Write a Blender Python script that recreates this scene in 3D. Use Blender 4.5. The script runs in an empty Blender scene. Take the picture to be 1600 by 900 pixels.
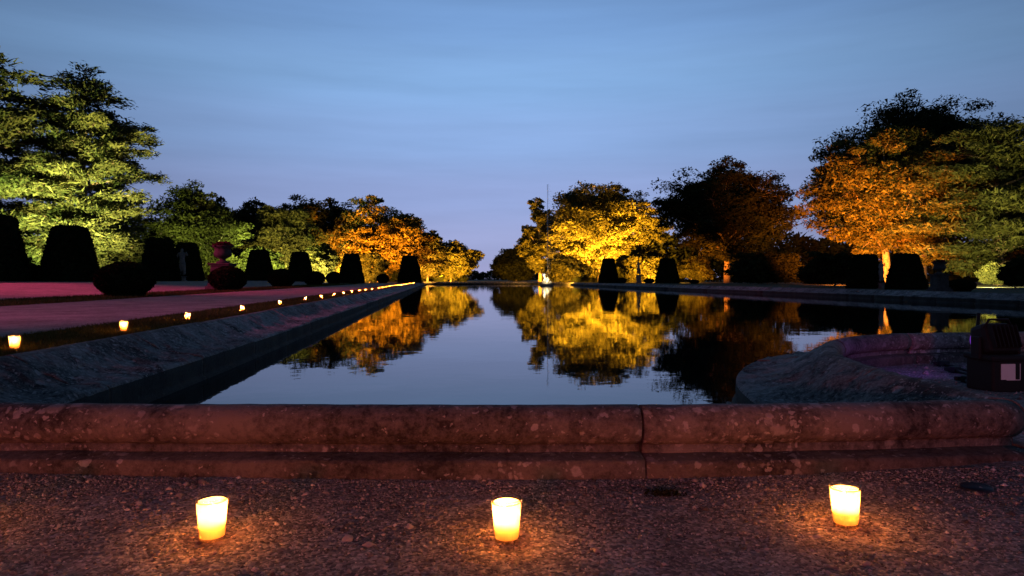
import bpy, bmesh, math, random
import numpy as np
from mathutils import Vector, Matrix, geometry

# ------------------------------------------------------------------ camera, sky, sun, exposure
scene = bpy.context.scene
col = scene.collection
H = 0.868                    # eye height above the gravel
F = 1067.0                   # focal length in photograph pixels (24 mm on 36 mm, 1600 px wide)
cd = bpy.data.cameras.new('camera'); cam = bpy.data.objects.new('camera', cd); col.objects.link(cam)
cd.lens = 24.0; cd.sensor_width = 36.0; cd.clip_start = 0.05; cd.clip_end = 4000
cd.shift_y = -14 / 1600
cam.location = (0, 0, H); cam.rotation_euler = (math.radians(90), 0, 0)
scene.camera = cam

def s2l(r, g, b):
    f = lambda c: (c/255/12.92 if c/255 <= 0.04045 else ((c/255+0.055)/1.055)**2.4)
    return (f(r), f(g), f(b), 1.0)

world = bpy.data.worlds.new('World'); scene.world = world; world.use_nodes = True
wn = world.node_tree.nodes; wl = world.node_tree.links; wn.clear()
w_out = wn.new('ShaderNodeOutputWorld'); w_bg = wn.new('ShaderNodeBackground')
w_sky = wn.new('ShaderNodeTexSky'); w_sky.sky_type = 'NISHITA'; w_sky.sun_disc = False
w_sky.sun_elevation = math.radians(-3.0); w_sky.sun_rotation = math.radians(0)
w_tc = wn.new('ShaderNodeTexCoord'); w_sep = wn.new('ShaderNodeSeparateXYZ')
wl.new(w_tc.outputs['Generated'], w_sep.inputs[0])
w_ramp = wn.new('ShaderNodeValToRGB'); wl.new(w_sep.outputs['Z'], w_ramp.inputs[0])
cr = w_ramp.color_ramp; cr.interpolation = 'EASE'
stops = [(0.0, (162,164,208)), (0.05, (158,168,214)), (0.12, (154,174,226)), (0.20, (148,182,236)),
         (0.28, (146,190,245)), (0.36, (134,178,237)), (0.50, (84,126,178)), (1.0, (30,52,92))]
cr.elements[0].position = 0; cr.elements[0].color = s2l(*stops[0][1])
cr.elements[1].position = 1; cr.elements[1].color = s2l(*stops[-1][1])
for p, c in stops[1:-1]:
    e = cr.elements.new(p); e.color = s2l(*c)
# thin stretched dusk cloud
w_map = wn.new('ShaderNodeMapping'); w_map.inputs['Scale'].default_value = (1.1, 1.1, 13.0)
wl.new(w_tc.outputs['Generated'], w_map.inputs[0])
w_noise = wn.new('ShaderNodeTexNoise'); w_noise.inputs['Scale'].default_value = 2.2; w_noise.inputs['Detail'].default_value = 5
w_noise.inputs['Roughness'].default_value = 0.55
wl.new(w_map.outputs[0], w_noise.inputs['Vector'])
w_mr = wn.new('ShaderNodeMapRange'); w_mr.inputs[1].default_value = 0.3; w_mr.inputs[2].default_value = 0.7
w_mr.inputs[3].default_value = 0.92; w_mr.inputs[4].default_value = 1.06
wl.new(w_noise.outputs[0], w_mr.inputs[0])
w_mul = wn.new('ShaderNodeMixRGB'); w_mul.blend_type = 'MULTIPLY'; w_mul.inputs[0].default_value = 1
wl.new(w_ramp.outputs[0], w_mul.inputs[1]); wl.new(w_mr.outputs[0], w_mul.inputs[2])
w_add = wn.new('ShaderNodeMixRGB'); w_add.blend_type = 'ADD'; w_add.inputs[0].default_value = 0.012
wl.new(w_mul.outputs[0], w_add.inputs[1]); wl.new(w_sky.outputs[0], w_add.inputs[2])
# the afterglow is strongest straight ahead and fades round to the dark eastern sky behind the camera
w_az = wn.new('ShaderNodeMapRange'); wl.new(w_sep.outputs['Y'], w_az.inputs[0])
w_az.inputs[1].default_value = -0.2; w_az.inputs[2].default_value = 1.0; w_az.inputs[3].default_value = 0.0; w_az.inputs[4].default_value = 1.0
w_pw = wn.new('ShaderNodeMath'); w_pw.operation = 'POWER'; wl.new(w_az.outputs[0], w_pw.inputs[0]); w_pw.inputs[1].default_value = 6.0
w_sc = wn.new('ShaderNodeMath'); w_sc.operation = 'MULTIPLY_ADD'; wl.new(w_pw.outputs[0], w_sc.inputs[0]); w_sc.inputs[1].default_value = 0.72; w_sc.inputs[2].default_value = 0.28
w_fin = wn.new('ShaderNodeMixRGB'); w_fin.blend_type = 'MULTIPLY'; w_fin.inputs[0].default_value = 1
wl.new(w_add.outputs[0], w_fin.inputs[1]); wl.new(w_sc.outputs[0], w_fin.inputs[2])
wl.new(w_fin.outputs[0], w_bg.inputs[0]); w_bg.inputs[1].default_value = 1.0
wl.new(w_bg.outputs[0], w_out.inputs[0])

sd = bpy.data.lights.new('sun', 'SUN'); sun = bpy.data.objects.new('sun', sd); col.objects.link(sun)
sd.energy = 0.02; sd.angle = math.radians(12); sd.color = (1, 0.8, 0.7)   # only a trace left after sunset
sun.rotation_euler = (math.radians(60), 0, math.radians(20))

vs = scene.view_settings
vs.view_transform = 'Standard'; vs.look = 'None'; vs.gamma = 1.0; vs.exposure = 0.0; vs.use_curve_mapping = False
scene.cycles.use_denoising = True
scene.cycles.max_bounces = 8; scene.cycles.diffuse_bounces = 3; scene.cycles.glossy_bounces = 4
scene.cycles.transmission_bounces = 6; scene.cycles.transparent_max_bounces = 12
scene.cycles.sample_clamp_indirect = 8.0; scene.cycles.caustics_reflective = False; scene.cycles.caustics_refractive = False

# ------------------------------------------------------------------ helpers
rng = np.random.default_rng(7)
AS, AC = math.sin(math.radians(6.05)), math.cos(math.radians(6.05))   # the basin's long axis leans left of the view
def pool(u, v): return (u*AC - v*AS, u*AS + v*AC)
def to_pool(x, y): return (x*AC + y*AS, -x*AS + y*AC)
def spot3(px, py, d):                  # world point seen at a photograph pixel at depth d
    return Vector(((px-800)/F*d, d, H-(py-436)/F*d))
def sstep(a, b, x):
    t = np.clip((x-a)/(b-a), 0, 1); return t*t*(3-2*t)

_perm = rng.random(65536)
def vnoise(p, seed=0):
    p = np.asarray(p, float); i = np.floor(p).astype(np.int64); f = p-i; f = f*f*(3-2*f)
    def h(dx, dy, dz):
        return _perm[((i[:,0]+dx)*73856093 ^ (i[:,1]+dy)*19349663 ^ (i[:,2]+dz)*83492791 ^ seed*2654435) & 65535]
    x, y, z = f[:,0], f[:,1], f[:,2]
    a = h(0,0,0)*(1-x)+h(1,0,0)*x; b = h(0,1,0)*(1-x)+h(1,1,0)*x
    c = h(0,0,1)*(1-x)+h(1,0,1)*x; d = h(0,1,1)*(1-x)+h(1,1,1)*x
    return ((a*(1-y)+b*y)*(1-z)+(c*(1-y)+d*y)*z)*2-1
def fbm(p, octaves=3, seed=0):
    p = np.asarray(p, float); s = np.zeros(len(p)); a = 1.0
    for o in range(octaves):
        s += a*vnoise(p*(2**o), seed+o*17); a *= 0.5
    return s

def mesh_np(name, verts, faces, smooth=False):
    """verts (n,3); faces (m,k) array with constant k, or list of lists"""
    me = bpy.data.meshes.new(name)
    verts = np.asarray(verts, np.float32)
    if isinstance(faces, np.ndarray):
        m, k = faces.shape
        me.vertices.add(len(verts)); me.vertices.foreach_set('co', verts.ravel())
        me.loops.add(m*k); me.loops.foreach_set('vertex_index', faces.astype(np.int32).ravel())
        me.polygons.add(m); me.polygons.foreach_set('loop_start', np.arange(0, m*k, k, dtype=np.int32))
        me.update(calc_edges=True); me.validate()
    else:
        me.from_pydata([tuple(v) for v in verts], [], faces); me.update()
    if smooth: me.polygons.foreach_set('use_smooth', np.ones(len(me.polygons), bool))
    return me
def link(name, me, m=None, parent=None):
    o = bpy.data.objects.new(name, me); col.objects.link(o)
    if m is not None and me is not None and not me.materials: me.materials.append(m)
    if parent is not None: o.parent = parent
    return o
def tag(o, label=None, cat=None, group=None, kind=None):
    if label: o['label'] = label
    if cat: o['category'] = cat
    if group: o['group'] = group
    if kind: o['kind'] = kind
    return o
def empty(name, loc, rz=0.0, scale=None):
    o = bpy.data.objects.new(name, None); col.objects.link(o); o.location = loc; o.rotation_euler = (0, 0, rz)
    o.empty_display_size = 0.1
    if scale: o.scale = scale
    return o
def copy_tree(o, parent=None):
    c = o.copy(); col.objects.link(c); c.parent = parent
    for ch in o.children: copy_tree(ch, c)
    return c

class MB:
    def __init__(s): s.v = []; s.f = []
    def add(s, v, f):
        n = len(s.v); s.v += [tuple(p) for p in v]; s.f += [[i+n for i in q] for q in f]
    def box(s, c, size, rot=None, taper=1.0):
        x, y, z = size[0]/2, size[1]/2, size[2]/2
        v = [Vector((sx*x*(taper if sz > 0 else 1), sy*y*(taper if sz > 0 else 1), sz*z)) for sz in (-1, 1) for sx, sy in ((-1,-1),(1,-1),(1,1),(-1,1))]
        if rot: v = [rot @ p for p in v]
        s.add([p+Vector(c) for p in v], [[3,2,1,0],[4,5,6,7],[0,1,5,4],[1,2,6,5],[2,3,7,6],[3,0,4,7]])
    def lathe(s, prof, n=20, c=(0,0,0), cap=True):
        v = []; f = []
        for r, z in prof:
            for k in range(n):
                a = 2*math.pi*k/n; v.append((c[0]+r*math.cos(a), c[1]+r*math.sin(a), c[2]+z))
        for i in range(len(prof)-1):
            for k in range(n): f.append([i*n+k, i*n+(k+1)%n, (i+1)*n+(k+1)%n, (i+1)*n+k])
        if cap:
            f.append([k for k in range(n)][::-1]); f.append([(len(prof)-1)*n+k for k in range(n)])
        s.add(v, f)
    def tube(s, pts, radii, n=6):
        pts = [Vector(p) for p in pts]; v = []; f = []
        for i, p in enumerate(pts):
            t = (pts[min(i+1, len(pts)-1)]-pts[max(i-1, 0)]).normalized()
            a = t.cross(Vector((0.13, 0.27, 1)) if abs(t.z) < 0.9 else Vector((1, 0.1, 0))).normalized(); b = t.cross(a)
            for k in range(n):
                th = 2*math.pi*k/n; v.append(p+(a*math.cos(th)+b*math.sin(th))*radii[i])
        for i in range(len(pts)-1):
            for k in range(n): f.append([i*n+k, i*n+(k+1)%n, (i+1)*n+(k+1)%n, (i+1)*n+k])
        f.append(list(range(n))[::-1]); f.append([(len(pts)-1)*n+k for k in range(n)])
        s.add(v, f)
    def mesh(s, name, smooth=False): return mesh_np(name, s.v, s.f, smooth)
    def build(s, name, m, parent=None, smooth=False, bevel=0):
        o = link(name, s.mesh(name, smooth), m, parent)
        if bevel:
            b = o.modifiers.new('bevel', 'BEVEL'); b.width = bevel; b.segments = 2
        return o

# ------------------------------------------------------------------ materials
def new_mat(name):
    m = bpy.data.materials.new(name); m.use_nodes = True
    nt = m.node_tree; b = nt.nodes['Principled BSDF']; return m, nt.nodes, nt.links, b
def noise_node(n, l, scale, detail=4, rough=0.6, coord='Object', vec=None):
    t = n.new('ShaderNodeTexNoise'); t.inputs['Scale'].default_value = scale
    t.inputs['Detail'].default_value = detail; t.inputs['Roughness'].default_value = rough
    if vec is None:
        tc = n.new('ShaderNodeTexCoord'); l.new(tc.outputs[coord], t.inputs['Vector'])
    else: l.new(vec, t.inputs['Vector'])
    return t
def ramp_node(n, l, src, stops):
    r = n.new('ShaderNodeValToRGB'); e = r.color_ramp.elements
    e[0].position = stops[0][0]; e[0].color = (*stops[0][1], 1); e[1].position = stops[-1][0]; e[1].color = (*stops[-1][1], 1)
    for p, c in stops[1:-1]:
        x = e.new(p); x.color = (*c, 1)
    l.new(src, r.inputs[0]); return r
def bump(n, l, b, src, strength, dist):
    bn = n.new('ShaderNodeBump'); bn.inputs['Strength'].default_value = strength; bn.inputs['Distance'].default_value = dist
    l.new(src, bn.inputs['Height']); l.new(bn.outputs[0], b.inputs['Normal']); return bn
def mixrgb(n, l, fac, a, b_, mode='MIX'):
    m = n.new('ShaderNodeMixRGB'); m.blend_type = mode
    for i, x in enumerate((fac, a, b_)):
        if hasattr(x, 'links'): l.new(x, m.inputs[i])
        elif i == 0: m.inputs[0].default_value = x
        else: m.inputs[i].default_value = (*x, 1)
    return m.outputs[0]

def plain(name, c, rough=0.6, metal=0.0, var=0.25, scale=8):
    m, n, l, b = new_mat(name)
    t = noise_node(n, l, scale)
    r = ramp_node(n, l, t.outputs[0], [(0.3, tuple(x*(1-var) for x in c)), (0.7, tuple(min(1, x*(1+var)) for x in c))])
    l.new(r.outputs[0], b.inputs['Base Color']); b.inputs['Roughness'].default_value = rough; b.inputs['Metallic'].default_value = metal
    return m

def stone_mat(name, dark, mid, lichen, cover=0.5, pit=0.0, bump_s=0.6):
    m, n, l, b = new_mat(name)
    tc = n.new('ShaderNodeTexCoord')
    def math_(op, a, b_, c=None):
        q = n.new('ShaderNodeMath'); q.operation = op
        for i, x in enumerate((a, b_, c)):
            if x is None: continue
            if hasattr(x, 'links'): l.new(x, q.inputs[i])
            else: q.inputs[i].default_value = x
        return q.outputs[0]
    warp = noise_node(n, l, 14, 3, 0.6)
    wv = n.new('ShaderNodeVectorMath'); wv.operation = 'MULTIPLY_ADD'; l.new(warp.outputs['Color'], wv.inputs[0]); wv.inputs[1].default_value = (0.09,)*3; l.new(tc.outputs['Object'], wv.inputs[2])
    t1 = noise_node(n, l, 2.1, 6, 0.7); t2 = noise_node(n, l, 30, 6, 0.75)
    mixed = math_('MULTIPLY_ADD', t2.outputs[0], 0.75, t1.outputs[0])
    base = ramp_node(n, l, mixed, [(0.72, dark), (1.02, mid)])
    zone = noise_node(n, l, 1.3, 3, 0.6)
    colr = base.outputs[0]
    for sc, thr in ((9.0, 0.30), (20.0, 0.38), (44.0, 0.40)):
        v = n.new('ShaderNodeTexVoronoi'); v.inputs['Scale'].default_value = sc; l.new(wv.outputs[0], v.inputs['Vector'])
        sp = n.new('ShaderNodeSeparateColor'); l.new(v.outputs['Color'], sp.inputs[0])
        rad = math_('MULTIPLY', math_('SUBTRACT', math_('ADD', math_('MULTIPLY', sp.outputs[0], 0.8), zone.outputs[0]), 1.35-cover*0.6), thr*2.4)
        mask = n.new('ShaderNodeMapRange'); l.new(math_('SUBTRACT', rad, v.outputs['Distance']), mask.inputs[0]); mask.inputs[1].default_value = -0.03; mask.inputs[2].default_value = 0.06
        tint = ramp_node(n, l, sp.outputs[1], [(0.0, tuple(x*0.55 for x in lichen)), (1.0, lichen)])
        colr = mixrgb(n, l, math_('MULTIPLY', mask.outputs[0], math_('MULTIPLY_ADD', t2.outputs[0], 1.2, 0.1)), colr, tint.outputs[0])
    hgt = mixed
    if pit:
        v = n.new('ShaderNodeTexVoronoi'); v.inputs['Scale'].default_value = 9.0; l.new(wv.outputs[0], v.inputs['Vector'])
        pm = n.new('ShaderNodeMapRange'); l.new(v.outputs['Distance'], pm.inputs[0]); pm.inputs[1].default_value = 0.05; pm.inputs[2].default_value = 0.45
        hgt = math_('MULTIPLY_ADD', pm.outputs[0], pit, mixed)
    oi = n.new('ShaderNodeObjectInfo'); tone = ramp_node(n, l, oi.outputs['Random'], [(0.0, (0.7,0.68,0.66)), (1.0, (1.15,1.14,1.12))])
    colr = mixrgb(n, l, 1.0, colr, tone.outputs[0], 'MULTIPLY')
    l.new(colr, b.inputs['Base Color']); b.inputs['Roughness'].default_value = 0.9
    bump(n, l, b, hgt, bump_s, 0.03)
    return m
M_STONE = stone_mat('weathered_stone', (0.03,0.026,0.024), (0.25,0.22,0.20), (0.58,0.54,0.52), 0.78)
M_STONE_ROUGH = stone_mat('rough_mossy_stone', (0.012,0.013,0.014), (0.34,0.34,0.34), (0.58,0.58,0.58), 0.85, 1.4, 1.0)
M_STONE_WATERLINE = stone_mat('dark_waterline_stone', (0.006,0.007,0.006), (0.035,0.04,0.035), (0.10,0.11,0.10), 0.45)  # near-black version of the stone for the vertical face down to the water
M_STONE_LOW = stone_mat('dark_plinth_stone', (0.018,0.015,0.013), (0.13,0.11,0.095), (0.38,0.35,0.33), 0.66)  # darker version of the coping stone for the plinth course
M_STATUE = plain('pale_carved_stone', (0.17,0.16,0.145), 0.85, var=0.45, scale=5)

def gravel_mat(name, dark, mid, light):
    m, n, l, b = new_mat(name)
    tc = n.new('ShaderNodeTexCoord')
    v = n.new('ShaderNodeTexVoronoi'); v.inputs['Scale'].default_value = 85; l.new(tc.outputs['Object'], v.inputs['Vector'])
    t = noise_node(n, l, 1.3, 5, 0.6); t2 = noise_node(n, l, 120, 3, 0.6)
    sep = n.new('ShaderNodeSeparateColor'); l.new(v.outputs['Color'], sep.inputs[0])
    r = ramp_node(n, l, sep.outputs[0], [(0.0, dark), (0.6, mid), (1.0, light)])
    t5 = noise_node(n, l, 7.0, 5, 0.75)
    mm = mixrgb(n, l, 0.5, t.outputs[0], t5.outputs[0])
    dirt = ramp_node(n, l, mm, [(0.38, (0.42,0.39,0.37)), (0.62, (1.1,1.1,1.1))])
    c = mixrgb(n, l, 1.0, r.outputs[0], dirt.outputs[0], 'MULTIPLY')
    l.new(c, b.inputs['Base Color']); b.inputs['Roughness'].default_value = 0.95
    add = n.new('ShaderNodeMath'); add.operation = 'MULTIPLY_ADD'; l.new(v.outputs['Distance'], add.inputs[0]); add.inputs[1].default_value = -0.9
    l.new(t2.outputs[0], add.inputs[2])
    bump(n, l, b, add.outputs[0], 0.7, 0.012)
    return m
M_GRAVEL = gravel_mat('damp_gravel', (0.10,0.09,0.088), (0.27,0.245,0.235), (0.50,0.46,0.44))
M_PATH = gravel_mat('sandy_path_gravel', (0.16,0.135,0.12), (0.26,0.22,0.20), (0.38,0.34,0.31))

m, n, l, b = new_mat('pebble'); M_PEBBLE = m
g = n.new('ShaderNodeNewGeometry')
r = ramp_node(n, l, g.outputs['Random Per Island'], [(0.0, (0.05,0.042,0.038)), (0.6, (0.25,0.225,0.21)), (0.93, (0.42,0.38,0.36)), (1.0, (0.62,0.58,0.55))])
l.new(r.outputs[0], b.inputs['Base Color']); b.inputs['Roughness'].default_value = 0.8

m, n, l, b = new_mat('mown_lawn'); M_LAWN = m
t = noise_node(n, l, 0.7, 6, 0.65); t2 = noise_node(n, l, 30, 3, 0.6)
r = ramp_node(n, l, t.outputs[0], [(0.3, (0.022,0.035,0.012)), (0.7, (0.055,0.07,0.022))])
l.new(r.outputs[0], b.inputs['Base Color']); b.inputs['Roughness'].default_value = 0.95
bump(n, l, b, t2.outputs[0], 0.8, 0.03)

def leaf_mat(name, c0, c1, trans=0.35):
    m = bpy.data.materials.new(name); m.use_nodes = True; n = m.node_tree.nodes; l = m.node_tree.links; n.clear()
    out = n.new('ShaderNodeOutputMaterial'); d = n.new('ShaderNodeBsdfDiffuse'); tr = n.new('ShaderNodeBsdfTranslucent'); mx = n.new('ShaderNodeMixShader')
    g = n.new('ShaderNodeNewGeometry'); r = ramp_node(n, l, g.outputs['Random Per Island'], [(0.0, c0), (1.0, c1)])
    t = noise_node(n, l, 0.5, 3, 0.6)
    r2 = ramp_node(n, l, t.outputs[0], [(0.35, (0.6,0.6,0.6)), (0.65, (1.2,1.2,1.2))])
    c = mixrgb(n, l, 1.0, r.outputs[0], r2.outputs[0], 'MULTIPLY')
    l.new(c, d.inputs[0]); l.new(c, tr.inputs[0]); mx.inputs[0].default_value = trans
    l.new(d.outputs[0], mx.inputs[1]); l.new(tr.outputs[0], mx.inputs[2]); l.new(mx.outputs[0], out.inputs[0])
    return m
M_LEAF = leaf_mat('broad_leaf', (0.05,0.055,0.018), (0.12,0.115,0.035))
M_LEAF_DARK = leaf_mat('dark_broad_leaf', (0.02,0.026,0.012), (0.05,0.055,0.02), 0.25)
M_NEEDLE = leaf_mat('cedar_needle', (0.045,0.06,0.025), (0.11,0.12,0.045), 0.2)
M_YEW = leaf_mat('clipped_yew', (0.010,0.014,0.007), (0.028,0.034,0.014), 0.1)
M_GRASS = leaf_mat('grass_blade', (0.03,0.045,0.012), (0.09,0.09,0.03), 0.25)
M_PETAL = leaf_mat('pink_petal', (0.09,0.02,0.03), (0.20,0.06,0.08), 0.3)
M_BARK = plain('ridged_bark', (0.26,0.20,0.14), 0.95, var=0.5, scale=6)
M_URN = plain('dark_urn_stone', (0.03,0.03,0.03), 0.9, var=0.5, scale=6)  # urn stone coloured near black, standing in for dimmer light on the urns
M_BLACK = plain('black_plastic', (0.004,0.004,0.005), 0.8, var=0.2)
M_RUBBER = plain('black_rubber', (0.01,0.01,0.011), 0.7, var=0.2)
M_LABEL = plain('white_sticker', (0.75,0.76,0.78), 0.5, var=0.03)
M_IRON = plain('dark_cast_iron', (0.02,0.022,0.03), 0.5, 0.6)

m, n, l, b = new_mat('still_water'); M_WATER = m
b.inputs['Base Color'].default_value = (0.004,0.006,0.006,1); b.inputs['Roughness'].default_value = 0.02; b.inputs['IOR'].default_value = 1.31
tc = n.new('ShaderNodeTexCoord'); mp = n.new('ShaderNodeMapping'); l.new(tc.outputs['Object'], mp.inputs[0])
t = noise_node(n, l, 1.1, 3, 0.5, vec=mp.outputs[0]); t2 = noise_node(n, l, 7.0, 2, 0.5, vec=mp.outputs[0])
ad = n.new('ShaderNodeMath'); ad.operation = 'MULTIPLY_ADD'; l.new(t2.outputs[0], ad.inputs[0]); ad.inputs[1].default_value = 0.12; l.new(t.outputs[0], ad.inputs[2])
bump(n, l, b, ad.outputs[0], 0.13, 0.02)

def emit_mat(name, c, s):
    m = bpy.data.materials.new(name); m.use_nodes = True; n = m.node_tree.nodes; l = m.node_tree.links; n.clear()
    o = n.new('ShaderNodeOutputMaterial'); e = n.new('ShaderNodeEmission'); e.inputs[0].default_value = (*c, 1); e.inputs[1].default_value = s
    l.new(e.outputs[0], o.inputs[0]); return m
M_FLAME = emit_mat('candle_flame', (1.0, 0.33, 0.06), 4400.0)
m = bpy.data.materials.new('clear_glass'); m.use_nodes = True; n = m.node_tree.nodes; l = m.node_tree.links; n.clear(); M_GLASS = m
o = n.new('ShaderNodeOutputMaterial'); tr = n.new('ShaderNodeBsdfTransparent'); gl = n.new('ShaderNodeBsdfGlossy'); mx = n.new('ShaderNodeMixShader')
fr = n.new('ShaderNodeLayerWeight'); fr.inputs[0].default_value = 0.12; tr.inputs[0].default_value = (0.96,0.95,0.93,1); gl.inputs['Roughness'].default_value = 0.04
l.new(fr.outputs[0], mx.inputs[0]); l.new(tr.outputs[0], mx.inputs[1]); l.new(gl.outputs[0], mx.inputs[2])
fz = n.new('ShaderNodeBsdfTranslucent'); fz.inputs[0].default_value = (0.8,0.7,0.55,1); mz = n.new('ShaderNodeMixShader'); mz.inputs[0].default_value = 0.18   # translucent share mixed in so the glass glows around the flame
l.new(mx.outputs[0], mz.inputs[1]); l.new(fz.outputs[0], mz.inputs[2]); l.new(mz.outputs[0], o.inputs[0])
m = bpy.data.materials.new('candle_wax'); m.use_nodes = True; n = m.node_tree.nodes; l = m.node_tree.links; n.clear(); M_WAX = m
o = n.new('ShaderNodeOutputMaterial'); d = n.new('ShaderNodeBsdfDiffuse'); tr = n.new('ShaderNodeBsdfTranslucent'); mx = n.new('ShaderNodeMixShader')
d.inputs[0].default_value = (0.75,0.66,0.5,1); tr.inputs[0].default_value = (0.72,0.56,0.36,1); mx.inputs[0].default_value = 0.6
l.new(d.outputs[0], mx.inputs[1]); l.new(tr.outputs[0], mx.inputs[2])
tp = n.new('ShaderNodeBsdfTransparent'); tp.inputs[0].default_value = (1.0,0.75,0.45,1); mx2 = n.new('ShaderNodeMixShader'); mx2.inputs[0].default_value = 0.32
l.new(mx.outputs[0], mx2.inputs[1]); l.new(tp.outputs[0], mx2.inputs[2]); l.new(mx2.outputs[0], o.inputs[0])
m = bpy.data.materials.new('solid_wax'); m.use_nodes = True; n = m.node_tree.nodes; l = m.node_tree.links; n.clear(); M_WAX_SOLID = m
o = n.new('ShaderNodeOutputMaterial'); d = n.new('ShaderNodeBsdfDiffuse'); tr = n.new('ShaderNodeBsdfTranslucent'); mx = n.new('ShaderNodeMixShader')
d.inputs[0].default_value = (0.75,0.66,0.5,1); tr.inputs[0].default_value = (0.8,0.50,0.26,1); mx.inputs[0].default_value = 0.7
l.new(d.outputs[0], mx.inputs[1]); l.new(tr.outputs[0], mx.inputs[2]); l.new(mx.outputs[0], o.inputs[0])
m = bpy.data.materials.new('water_spray'); m.use_nodes = True; n = m.node_tree.nodes; l = m.node_tree.links; n.clear(); M_SPRAY = m
o = n.new('ShaderNodeOutputMaterial'); d = n.new('ShaderNodeBsdfTranslucent'); d2 = n.new('ShaderNodeBsdfTransparent'); mx = n.new('ShaderNodeMixShader')
d.inputs[0].default_value = (0.8,0.82,0.85,1); mx.inputs[0].default_value = 0.75
l.new(d.outputs[0], mx.inputs[1]); l.new(d2.outputs[0], mx.inputs[2]); l.new(mx.outputs[0], o.inputs[0])

# ------------------------------------------------------------------ basin outline (line of the coping's roll)
ZW = -0.164
def front_y(x): return 3.07 + 0.0065*x*x + (0.022*x*x if x > 0 else 0)
END_V, U_L, U_R = 134.0, -3.13, 22.8
ctrl = []
for x in np.linspace(-3.55, 2.33, 30): ctrl.append((x, front_y(x)))
notch = [(2.31,3.55),(2.295,4.05),(2.34,4.62),(2.46,5.2),(2.69,5.8),(2.98,6.30),(3.36,6.70),(3.82,6.98),(4.35,7.15),(5.0,7.24),(6.0,7.3)]
ctrl += notch
ctrl += [(12, 7.4), (21.9, 7.6)]
ctrl += [pool(U_R, v) for v in (13, 25, 40, 60, 80, 100, 120)]
ctrl += [pool(U_R, END_V), pool(10, END_V), pool(U_L, END_V)]
ctrl += [pool(U_L, v) for v in (120, 90, 60, 40, 25, 15, 8)]
ctrl = np.array(ctrl + [ctrl[0]])
# smooth the notch with a Catmull-Rom pass and resample: fine near the camera, coarse far away
def catmull(P, i, t):
    p0, p1, p2, p3 = P[i-1], P[i], P[i+1], P[i+2]
    return 0.5*((2*p1)+(-p0+p2)*t+(2*p0-5*p1+4*p2-p3)*t*t+(-p0+3*p1-3*p2+p3)*t**3)
path = []
i_n0 = 30; i_n1 = 30+len(notch)-1
for i in range(len(ctrl)-1):
    a, b_ = ctrl[i], ctrl[i+1]; L = np.linalg.norm(b_-a)
    k = 0
    while True:
        t = k/ max(1, int(round(L/0.035)))
        if L > 0.0 and t >= 1: break
        q = catmull(ctrl, i, t) if i_n0 <= i < i_n1 else a+(b_-a)*t
        path.append(q); k += 1
path = np.array(path)
keep = [0]; 
for i in range(1, len(path)):
    d = math.hypot(*path[i])
    step = 0.035 if d < 12 else (0.09 if d < 25 else (0.3 if d < 45 else 1.2))
    if np.linalg.norm(path[i]-path[keep[-1]]) >= step or any(np.allclose(path[i], c) for c in ()): keep.append(i)
path = path[keep]
NP = len(path)
tang = np.roll(path, -1, 0)-np.roll(path, 1, 0); tang /= np.linalg.norm(tang, axis=1)[:,None]
nin = np.stack([-tang[:,1], tang[:,0]], 1)          # inward (left of a counter-clockwise walk)
def offset_path(w): return path+nin*w
seg = np.linalg.norm(np.roll(path, -1, 0)-path, axis=1); arc = np.concatenate([[0], np.cumsum(seg)])

def in_poly(x, y, P):
    x = np.asarray(x); y = np.asarray(y); r = np.zeros(x.shape, bool); n = len(P); j = n-1
    for i in range(n):
        xi, yi = P[i]; xj, yj = P[j]
        c = ((yi > y) != (yj > y))
        if yi != yj: r ^= c & (x < (xj-xi)*(y-yi)/(yj-yi)+xi)
        j = i
    return r
coarse = path[::8]

# ------------------------------------------------------------------ ground
def gz(x, y):
    x = np.asarray(x, float); y = np.asarray(y, float)
    u, v = x*AC+y*AS, -x*AS+y*AC
    zl = 0.272*sstep(3.3, 4.5, y); zr = 0.272*sstep(7.5, 14.0, y)
    z = np.where(x < 0, zl, zr)
    cl = np.clip(x, -3, 3)
    z = z+np.where(cl < 0, 0.005, 0.0085)*cl*cl*(1-sstep(3.6, 6.0, y))*sstep(-6, 0, y)
    z = z+0.42*sstep(12, 24, -u)*sstep(10, 22, y)
    return z
outl = offset_path(-0.02)
sel = [0]
for i in range(1, NP):
    if np.linalg.norm(outl[i]-outl[sel[-1]]) > 0.3: sel.append(i)
loop = outl[sel]
pts = [Vector((p[0], p[1])) for p in loop]; nl = len(pts)
edges = [(i, (i+1) % nl) for i in range(nl)]
def grid_axis(): 
    a = [0.0]; st = 0.5
    while a[-1] < 2500:
        a.append(a[-1]+st); st = 0.5 if a[-1] < 12 else st*1.13
    return a
ax = grid_axis(); axx = sorted(set([-q for q in ax]+ax))
gx, gy = np.meshgrid(np.array(axx), np.array([q for q in axx if q > -600]))
gx = gx.ravel()+0.011; gy = gy.ravel()+0.007
inside = in_poly(gx, gy, loop)
for a, b_ in zip(gx[~inside], gy[~inside]): pts.append(Vector((a, b_)))
vo, eo, fo, _, _, _ = geometry.delaunay_2d_cdt(pts, edges, [], 0, 1e-5)
vx = np.array([v[:] for v in vo]); cen = np.array([vx[list(f)].mean(0) for f in fo])
ins = in_poly(cen[:,0], cen[:,1], loop)
gv = np.column_stack([vx, gz(vx[:,0], vx[:,1])-0.012])
ground = link('ground', mesh_np('ground', gv, [list(f) for f, q in zip(fo, ins) if not q], True), M_LAWN)
tag(ground, kind='structure')

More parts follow.
